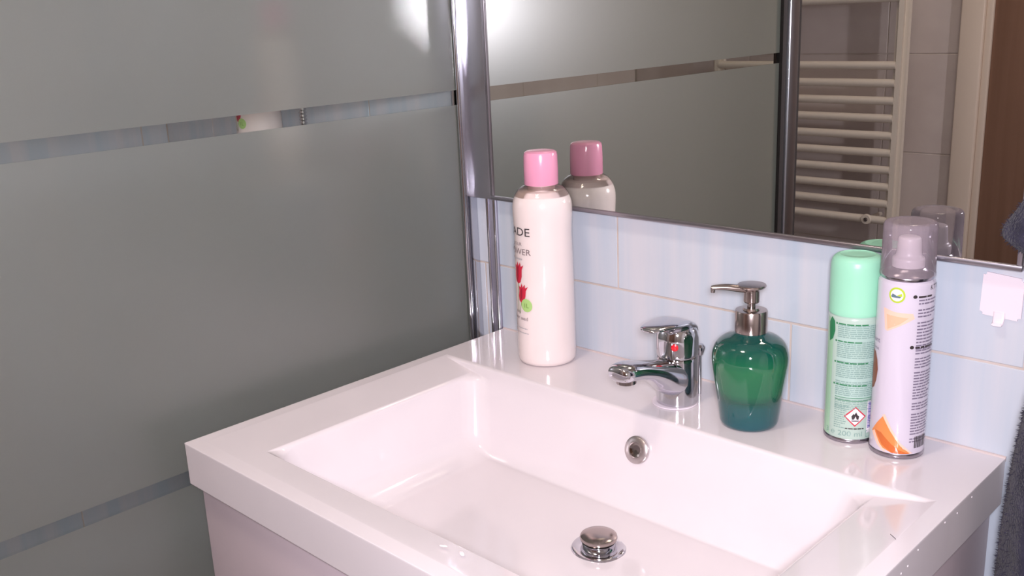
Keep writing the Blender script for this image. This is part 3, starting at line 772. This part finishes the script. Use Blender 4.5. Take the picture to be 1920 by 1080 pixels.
# --- white adhesive hook plate on the tiles
hk = thing('adhesive_hook', 'square white adhesive hook plate stuck on the tiles under the mirror corner', 'hook', (0.6815, -0.0002, Z0 + 0.165))
bm = bmesh.new()
pl = [(-0.0185, -0.0205), (0.0195, -0.0225), (0.0200, 0.0195), (-0.0175, 0.0225)]
vv0 = [bm.verts.new((x, 0, z)) for x, z in pl]; vv1 = [bm.verts.new((x, -0.0022, z)) for x, z in pl]
bm.faces.new(vv1); bm.faces.new(vv0)
for i in range(4): bm.faces.new((vv0[i], vv0[(i + 1) % 4], vv1[(i + 1) % 4], vv1[i]))
bmesh.ops.bevel(bm, geom=[e for e in bm.edges if abs(e.verts[0].co.y - e.verts[1].co.y) > 0.001], offset=0.003, segments=3, affect='EDGES')
autosmooth(obj('plate', bm, 'hook_white', hk), 40)
sweep_yz('hook_tab', [(-0.002, -0.016, 0.0055, 0.0012), (-0.0025, -0.022, 0.0055, 0.0014), (-0.004, -0.0262, 0.0052, 0.0014), (-0.0065, -0.0280, 0.0050, 0.0013), (-0.0085, -0.0275, 0.0048, 0.0012)], 'hook_white', hk, 14, 3.0)

# --- dark towel hanging at the right
tw = thing('towel', 'dark blue grey terry towel hanging at the right beside the washbasin', 'towel', (0.80, 0, Z0))
left = [(0.40, -0.030), (0.36, -0.045), (0.32, -0.062), (0.29, -0.077), (0.268, -0.088), (0.250, -0.0985), (0.241, -0.0980), (0.230, -0.081), (0.215, -0.060), (0.20, -0.046), (0.16, -0.050), (0.118, -0.061), (0.08, -0.0675), (0.027, -0.073), (-0.03, -0.076), (-0.076, -0.077), (-0.2, -0.082), (-0.35, -0.088), (-0.48, -0.092)]
ls = smooth_prof(sorted(left, reverse=True), 4)
def lx(z):
    for (z1, x1), (z2, x2) in zip(ls, ls[1:]):
        if z2 <= z <= z1: return x1 + (x2 - x1) * (z1 - z) / max(z1 - z2, 1e-6)
    return ls[-1][1]
bm = bmesh.new(); rings = []
NS, NV = 120, 150
for i in range(NV + 1):
    z = 0.40 - 0.88 * i / NV
    x0_, x1_ = lx(z), 0.035 + 0.085 * min(1, (0.40 - z) / 0.25)
    open_ = min(1.0, (0.40 - z) / 0.30)
    cx_, hw_ = (x0_ + x1_) / 2, (x1_ - x0_) / 2
    hd_ = 0.022 + 0.030 * open_
    ring = []
    for k in range(NS):
        an = 2 * math.pi * k / NS
        fold = 1.0 + 0.16 * open_ * math.sin(7 * an + 1.7 * math.sin(z * 9)) + 0.06 * open_ * math.sin(13 * an + 6 * z)
        c, s = math.cos(an), math.sin(an)
        edge = 1.0 + (fold - 1.0) * abs(s)
        x = cx_ + hw_ * c
        y = -0.076 + hd_ * s * fold * (1 if s < 0 else 0.75)
        ring.append(bm.verts.new((x, y, z + 0.004 * math.sin(3 * an) * (1 if i == NV else 0))))
    rings.append(ring)
for r1, r2 in zip(rings, rings[1:]):
    for k in range(NS):
        j = (k + 1) % NS
        bm.faces.new((r1[k], r1[j], r2[j], r2[k]))
bm.faces.new(rings[0]); bm.faces.new(rings[-1])
cloth = obj('cloth', bm, 'towel', tw, smooth=True)
# terry loops: short fibres all over the side that faces the room
pv, pf = [], []
rnd = random.Random(3)
me = cloth.data
polys = [p for p in me.polygons if len(p.vertices) == 4]
for _ in range(26000):
    p = rnd.choice(polys)
    nrm = p.normal
    if nrm.x > 0.75: continue
    vs4 = [me.vertices[i].co for i in p.vertices]
    u1, u2 = rnd.random(), rnd.random()
    q_ = vs4[0].lerp(vs4[1], u1).lerp(vs4[3].lerp(vs4[2], u1), u2)
    dirn = (nrm + Vector((rnd.uniform(-.7, .7), rnd.uniform(-.7, .7), rnd.uniform(-.9, .4)))).normalized() * rnd.uniform(0.0022, 0.0042)
    sd3 = dirn.cross(Vector((rnd.uniform(-1, 1), rnd.uniform(-1, 1), rnd.uniform(-1, 1)))).normalized() * 0.00045
    i0 = len(pv)
    pv += [q_ - sd3 - nrm * .0005, q_ + sd3 - nrm * .0005, q_ + dirn]
    pf.append((i0, i0 + 1, i0 + 2))
pm = bpy.data.meshes.new('terry_pile'); pm.from_pydata(pv, [], pf); pm.materials.append(M['towel'])
po = bpy.data.objects.new('terry_pile', pm); link(po, tw); po['kind'] = 'stuff'
# hook the towel hangs from
th = thing('towel_hook', 'chrome wall hook carrying the dark towel', 'hook', (0.80, 0, Z0 + 0.40))
lathe('rosette', [(0, 0), (0.018, 0), (0.018, 0.004), (0.014, 0.007), (0, 0.007)], 'chrome', th, 28).rotation_euler = (rad(90), 0, 0)
tube('peg', [(0, -0.005, 0), (0, -0.05, -0.004), (0, -0.085, -0.006), (0, -0.105, 0.006), (0, -0.11, 0.02)], 0.006, 'chrome', th, 12)

# --- towel radiator on the opposite wall
yR = -1.55
ra = thing('towel_radiator', 'cream ladder towel radiator seen in the mirror', 'radiator', (-0.34, YF, Z0))
yy = yR - YF
for xx in (-0.265, 0.263):
    bm = bmesh.new(); add_box(bm, xx - 0.0165, xx + 0.0165, yy - 0.018, yy + 0.016, -0.60, 0.72)
    bmesh.ops.bevel(bm, geom=list(bm.edges), offset=0.010, segments=4, affect='EDGES')
    autosmooth(obj('post', bm, 'radiator', ra), 50)
barz = [0.278 - 0.0443 * k for k in range(10)] + [0.443 + 0.0443 * k for k in range(5)] + [-0.29 - 0.0443 * k for k in range(6)]
mb = None
for z in barz:
    if mb is None:
        o = tube('bar', [(-0.258, 0, 0), (0.256, 0, 0)], 0.0108, 'radiator', ra, 14); mb = o.data
    else:
        o = bpy.data.objects.new('bar', mb); link(o, ra)
    o.location = (0, yy + 0.008, z)
for xx in (-0.205, 0.203):
    for z in (-0.120, 0.60):
        bk = lathe('bracket', [(0, 0.002), (0.006, 0.002), (0.006, yy + 0.012), (0.0135, yy + 0.013), (0.0140, yy + 0.018), (0.0120, yy + 0.0215), (0, yy + 0.0215)], 'radiator', ra, 24, loc=(xx, 0.0, z))
        bk.rotation_euler = (rad(-90), 0, 0)
        lathe('screw', [(0, yy + 0.021), (0.0055, yy + 0.021), (0.0055, yy + 0.0235), (0.003, yy + 0.0245), (0, yy + 0.0235)], 'chrome_dark', bk, 16)

# --- unseen ceiling lamp, added for ambient light and the opposite wall
cl_ = thing('fill_lamp', 'round white ceiling lamp, unseen, added as ambient fill', 'lamp', (0.35, -0.95, ZC))
lathe('fill_lamp_base', [(0, 0), (0.15, 0), (0.15, -0.02), (0, -0.02)], 'shower_white', cl_, 40)
mo = mat('fill_lamp_glow', (255, 240, 225), 0.5)
nb = mo.node_tree.nodes['Principled BSDF']; nb.inputs['Emission Color'].default_value = (1, 0.84, 0.72, 1); nb.inputs['Emission Strength'].default_value = 38.0
lathe('fill_lamp_shade', [(0.14, -0.02), (0.135, -0.045), (0.10, -0.065), (0.05, -0.073), (0, -0.075)], 'fill_lamp_glow', cl_, 40)

# --- water drops on the rim, a hair and a speck of dirt
def drop(loc, r, h, label, rot=(0, 0, 0), flat=1.0):
    o = lathe('water_drop', [(r, 0), (r * 0.92, h * 0.45), (r * 0.6, h * 0.85), (0, h)], 'water', None, 14, 80, flat=flat)
    o.location = loc; o.rotation_euler = rot
    tag(o, label, 'water drop', 'water drops on the washbasin')
right_drops = ((-0.091, -0.006, 0.0010), (-0.126, -0.008, 0.0010), (-0.155, -0.005, 0.0010), (-0.213, -0.006, 0.0009), (-0.233, -0.012, 0.0011), (-0.246, -0.013, 0.0011))
for (y, z, r) in right_drops:
    drop((W, y, Z0 + z), r, 0.0006, 'tiny water drop on the right side of the washbasin', (0, rad(90), 0))
drop((0.386, -0.4715, Z0 - 0.0034), 0.0042, 0.0012, 'flat water drop on the front rim of the washbasin, the left one of two', (rad(-9), 0, 0.4), 0.45)
drop((0.407, -0.4690, Z0 - 0.0038), 0.0046, 0.0014, 'flat water drop on the front rim of the washbasin, the right one of two', (rad(-9), 0, -0.5), 0.5)
hr = tube('hair', [(0.676, -0.214, Z0 + 0.0006), (0.679, -0.2165, Z0 + 0.0010), (0.683, -0.219, Z0 + 0.0006)], 0.00025, 'hair', None, 6)
tag(hr, 'short dark hair lying on the right rim of the washbasin', 'hair')
